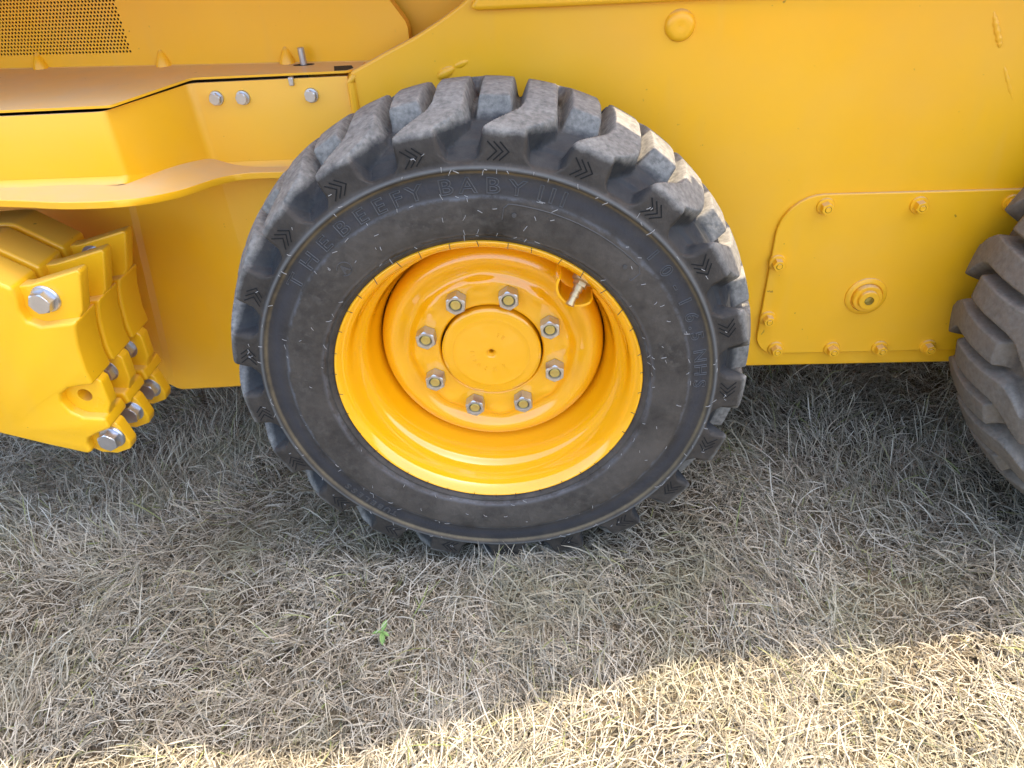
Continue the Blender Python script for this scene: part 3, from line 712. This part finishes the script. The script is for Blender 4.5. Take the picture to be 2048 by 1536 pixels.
# spew hairs
def hairs():
    d, l = MB(), MB()
    for i in range(38):
        a = 4 + i*9.47 + random.uniform(-1.2, 1.2); r = 0.2235; ln = random.uniform(0.006, 0.0105); k = random.uniform(-0.35, 0.35)
        d.tube([pol(r, R_(a), -0.003), pol(r-ln, R_(a)+k*ln/r, -0.0045)], 0.00050, 4)
    for r, n, ln0 in ((0.3200, 62, 0.0055), (0.2855, 40, 0.006), (0.2345, 36, 0.006), (0.255, 16, 0.006), (0.270, 18, 0.005), (0.338, 34, 0.004)):
        for i in range(n):
            a = R_(random.uniform(0, 360)); rr = r + random.uniform(-0.002, 0.002) ; ln = ln0*random.uniform(0.5, 1.4); an = random.uniform(0, 6.28)
            yy = side_y(min(rr, 0.3245)) - 0.0006 if rr < 0.33 else -0.0105
            if rr > 0.33:
                k = random.randrange(NL); a = R_(76.6 + k*PITCHD + random.uniform(3.5, 9.0))
            dx = ln*math.cos(an); dr = ln*math.sin(an)
            l.tube([pol(rr, a, yy), pol(rr+dr*0.5, a+dx*0.6/rr, yy-0.0012), pol(rr+dr, a+dx/rr, yy-0.0010)], 0.00042, 4)
    return d.mesh('rubber_hairs', m_hair, 0), l.mesh('dusty_rubber_hairs', m_hairl, 0)
hd_me, hl_me = hairs()

meshes = {}
def wheel(loc, phase, mat, key, label, full):
    wroot = empty('wheel', loader, loc); wroot['label'] = label
    if key not in meshes: meshes[key] = (tyre_mesh(mat), lug_mesh(False, [mat, m_groove]), lug_mesh(True, [mat]))
    ty, lo, li = meshes[key]
    put('tyre', ty, wroot, rot=(0, -R_(phase), 0))
    for k in range(NL):
        put('tread_lug', lo, wroot, rot=(0, -R_(phase+k*PITCHD), 0)); put('inner_tread_lug', li, wroot, rot=(0, -R_(phase+k*PITCHD), 0))
    put('rim', rim_me, wroot); put('wheel_disc', disc_me, wroot); put('hub_cap', cap_me, wroot); put('brake_backing', back_me, wroot)
    for k in range(8):
        a = R_(NUT0 - 45*k); put('lug_nut', nut_me, wroot, (0.1016*math.cos(a), 0.0886, 0.1016*math.sin(a)), (0, random.uniform(-0.12, 0.12), 0))
    put('valve_guard', guard_me, wroot); put('valve_stem', valve_me, wroot)
    for nm, me in (('brand_lettering', t1), ('size_lettering', t2), ('tubeless_lettering', t3), ('mark_lettering', ta), ('cap_lettering', t4), ('cap_lettering', t5), *panel_pieces): put(nm, me, wroot)
    if full:
        for nm, me in (('rubber_hairs', hd_me), ('dusty_rubber_hairs', hl_me)):
            o = put(nm, me, wroot); o['kind'] = 'stuff'
    return wroot
wheel((0, 0, ZC), 76.6, m_rub, 'a', 'rear wheel with black lugged tyre and glossy yellow rim', True)
wheel((1.120, 0, ZC), 70.0, m_rubm, 'b', 'front wheel with brown dusty lugged tyre', False)

# ------------------------------------------------------------------ dry grass
def blades(n, xr, yr, lmin, lmax, wid, seg, keep=None, lift=1.0):
    x = rng.uniform(xr[0], xr[1], n); y = rng.uniform(yr[0], yr[1], n)
    if keep is not None: k = keep(x, y); x, y = x[k], y[k]; n = len(x)
    pt_ = 0.5 + 0.25*np.sin(7.3*x+2.1*np.sin(3.7*y)+1.0)*np.cos(8.9*y-1.4*np.sin(5.1*x)) + 0.25*np.sin(17.0*x-9.0*y+2*np.sin(6*y))
    k = rng.random(n) < 0.58 + 0.55*pt_; x, y, pt_ = x[k], y[k], pt_[k]; n = len(x)
    flow = 2.2*np.sin(3.1*x+1.3*y) + 1.8*np.cos(4.3*y-1.7*x+0.8) + 1.2*np.sin(9*x-7*y)
    az = flow + rng.normal(0, 1.0, n)
    L = rng.uniform(lmin, lmax, n)*(0.72+0.5*rng.random(n)**2)*(0.82+0.36*pt_)
    el0 = np.clip(rng.normal(0.62, 0.42, n), 0.05, 1.45)*lift
    bend = rng.normal(-0.85, 0.55, n); turn = rng.normal(0, 0.5, n)
    squash = np.ones(n)
    for cx in (0.0, 1.12):
        inside = (np.abs(x-cx) < 0.17) & (y > -0.02) & (y < 0.25); squash = np.where(inside, 0.25, squash)
    W = wid*rng.uniform(0.55, 1.25, n)
    px, py = x.copy(), y.copy(); pz = gh(x, y) - 0.003
    P = np.zeros((n, seg+1, 3)); P[:, 0] = np.stack([px, py, pz], -1)
    T = np.zeros((n, seg+1, 3))
    kink = rng.random(n) < 0.14; kpos = rng.integers(1, max(2, seg), n)
    el = el0*squash; a = az.copy()
    for s in range(1, seg+1):
        el = el + bend/seg + np.where(kink & (kpos == s), rng.normal(-0.7, 0.4, n), 0); a = a + turn/seg
        d = np.stack([np.cos(el)*np.cos(a), np.cos(el)*np.sin(a), np.sin(el)], -1)*(L/seg)[:, None]
        P[:, s] = P[:, s-1] + d
        fl = gh(P[:, s, 0], P[:, s, 1]) + 0.0015 + 0.010*rng.random(n)
        P[:, s, 2] = np.maximum(P[:, s, 2], fl)
        T[:, s] = d
    T[:, 0] = T[:, 1]
    up = np.stack([rng.normal(0, 0.45, n), rng.normal(0, 0.45, n), np.ones(n)], -1)[:, None, :]
    S = np.cross(T, np.broadcast_to(up, T.shape)); S /= np.linalg.norm(S, axis=-1, keepdims=True)+1e-9
    prof = np.interp(np.linspace(0, 1, seg+1), [0, 0.25, 0.8, 1.0], [0.75, 1.0, 0.8, 0.12])
    h = S*(W[:, None]*prof[None])[..., None]*0.5
    V = np.stack([P-h, P+h], 2).reshape(n, (seg+1)*2, 3)
    o = (np.arange(n)*(seg+1)*2)[:, None]
    F = np.concatenate([o + np.array([[2*s, 2*s+1, 2*s+3, 2*s+2]]) for s in range(seg)], 1).reshape(-1, 4)
    rnd = np.repeat(rng.random(n), (seg+1)*2); alg = np.tile(np.repeat(np.linspace(0, 1, seg+1), 2), n)
    return V.reshape(-1, 3), F, rnd, alg
def not_tyre(x, y):
    k = np.ones(len(x), bool)
    for cx in (0.0, 1.12): k &= ~((np.abs(x-cx) < 0.115) & (y > 0.015) & (y < 0.215))
    return k
NX, NY = (-1.15, 1.30), (-0.62, 0.82)
parts_ = [blades(88000, NX, NY, 0.026, 0.064, 0.0018, 4, not_tyre, 0.75),
          blades(62000, NX, NY, 0.048, 0.100, 0.0017, 5, not_tyre, 0.95),
          blades(3000, NX, NY, 0.06, 0.11, 0.0019, 6, lambda x, y: not_tyre(x, y) & (y < 0.3), 1.45),
          blades(150000, (-3.2, 3.4), (-2.8, 1.6), 0.035, 0.085, 0.0036, 2, lambda x, y: ~((x > NX[0]) & (x < NX[1]) & (y > NY[0]) & (y < NY[1])), 1.0)]
offs = 0; Vs, Fs, Rs, As = [], [], [], []
for V, F, r_, a_ in parts_:
    Vs.append(V); Fs.append(F+offs); Rs.append(r_); As.append(a_); offs += len(V)
V = np.concatenate(Vs).astype(np.float32); F = np.concatenate(Fs).astype(np.int32)
me = bpy.data.meshes.new('grass'); me.vertices.add(len(V)); me.vertices.foreach_set('co', V.ravel())
me.loops.add(F.size); me.loops.foreach_set('vertex_index', F.ravel())
me.polygons.add(len(F)); me.polygons.foreach_set('loop_start', np.arange(len(F), dtype=np.int32)*4)
me.polygons.foreach_set('use_smooth', np.ones(len(F), bool))
me.update(calc_edges=True)
at = me.attributes.new('blade', 'FLOAT', 'POINT'); at.data.foreach_set('value', np.concatenate(Rs).astype(np.float32))
at = me.attributes.new('along', 'FLOAT', 'POINT'); at.data.foreach_set('value', np.concatenate(As).astype(np.float32))
M = NT('dry_grass')
a1 = M.n('ShaderNodeAttribute', attribute_name='blade')
c = M.ramp(a1.outputs['Fac'], [(0.0, (0.10, 0.09, 0.06)), (0.22, (0.24, 0.21, 0.155)), (0.48, (0.40, 0.365, 0.285)), (0.78, (0.59, 0.55, 0.45)), (0.955, (0.52, 0.45, 0.33)), (0.975, (0.30, 0.31, 0.12)), (1.0, (0.20, 0.25, 0.07))])
patch = M.ramp(M.noise(4.5, 3), [(0.38, 0.0), (0.7, 0.55)])
c = M.mix(patch, c, (0.28, 0.235, 0.165))
green = M.ramp(M.noise(5.0, 3), [(0.50, 0.0), (0.70, 0.40)])
c = M.mix(green, c, (0.27, 0.275, 0.165))
M.set(M.b.inputs['Base Color'], c); M.b.inputs['Roughness'].default_value = 0.6; M.b.inputs['Specular IOR Level'].default_value = 0.25
tr = M.n('ShaderNodeBsdfTranslucent'); M.set(tr.inputs[0], c)
mx = M.n('ShaderNodeMixShader', {0: 0.28}); M.set(mx.inputs[1], M.b.outputs[0]); M.set(mx.inputs[2], tr.outputs[0])
M.set(M.out.inputs['Surface'], mx.outputs[0])
me.materials.append(M.mat)
gr = put('dry_grass', me); gr['kind'] = 'stuff'; gr['label'] = 'matted straw coloured dry grass around the wheels'; gr['category'] = 'grass'

# ------------------------------------------------------------------ green seedling in the grass
M = NT('young_leaf'); n = M.noise(120, 3)
M.set(M.b.inputs['Base Color'], M.mix(n, (0.09, 0.19, 0.04), (0.17, 0.27, 0.08))); M.b.inputs['Roughness'].default_value = 0.5
sx, sy = -0.176, -0.172; sz = float(gh(np.array(sx), np.array(sy)))
seed = empty('seedling', None, (sx, sy, sz)); seed['label'] = 'small green seedling with four leaves growing in the shaded dry grass'; seed['category'] = 'plant'
b = MB(); b.tube([(0, 0, -0.004), (0.001, 0, 0.012), (0, 0, 0.030)], 0.0011, 6, taper=[1, 0.9, 0.7]); put('stem', b.mesh('stem', M.mat), seed)
for az, ln, wd, el in ((75, 0.019, 0.0080, 35), (188, 0.015, 0.0062, 20), (-78, 0.022, 0.0082, 8), (-28, 0.014, 0.0060, 18)):
    v = []; f = []; A = R_(az); E = R_(el)
    for i in range(6):
        t = i/5; wv = wd*0.5*math.sin(math.pi*min(1, t*0.93+0.05))**0.8; rr = ln*t; zz = rr*math.tan(E)*0.8 - 0.006*t*t
        for s, zo in ((-1, 0.0012), (0, 0.0), (1, 0.0012)): v.append((rr*math.cos(A)-s*wv*math.sin(A), rr*math.sin(A)+s*wv*math.cos(A), 0.030+zz+zo))
    for i in range(5): f += [(i*3, i*3+1, i*3+4, i*3+3), (i*3+1, i*3+2, i*3+5, i*3+4)]
    b = MB(); b.add(v, f); put('leaf', b.mesh('leaf', M.mat, 60), seed)
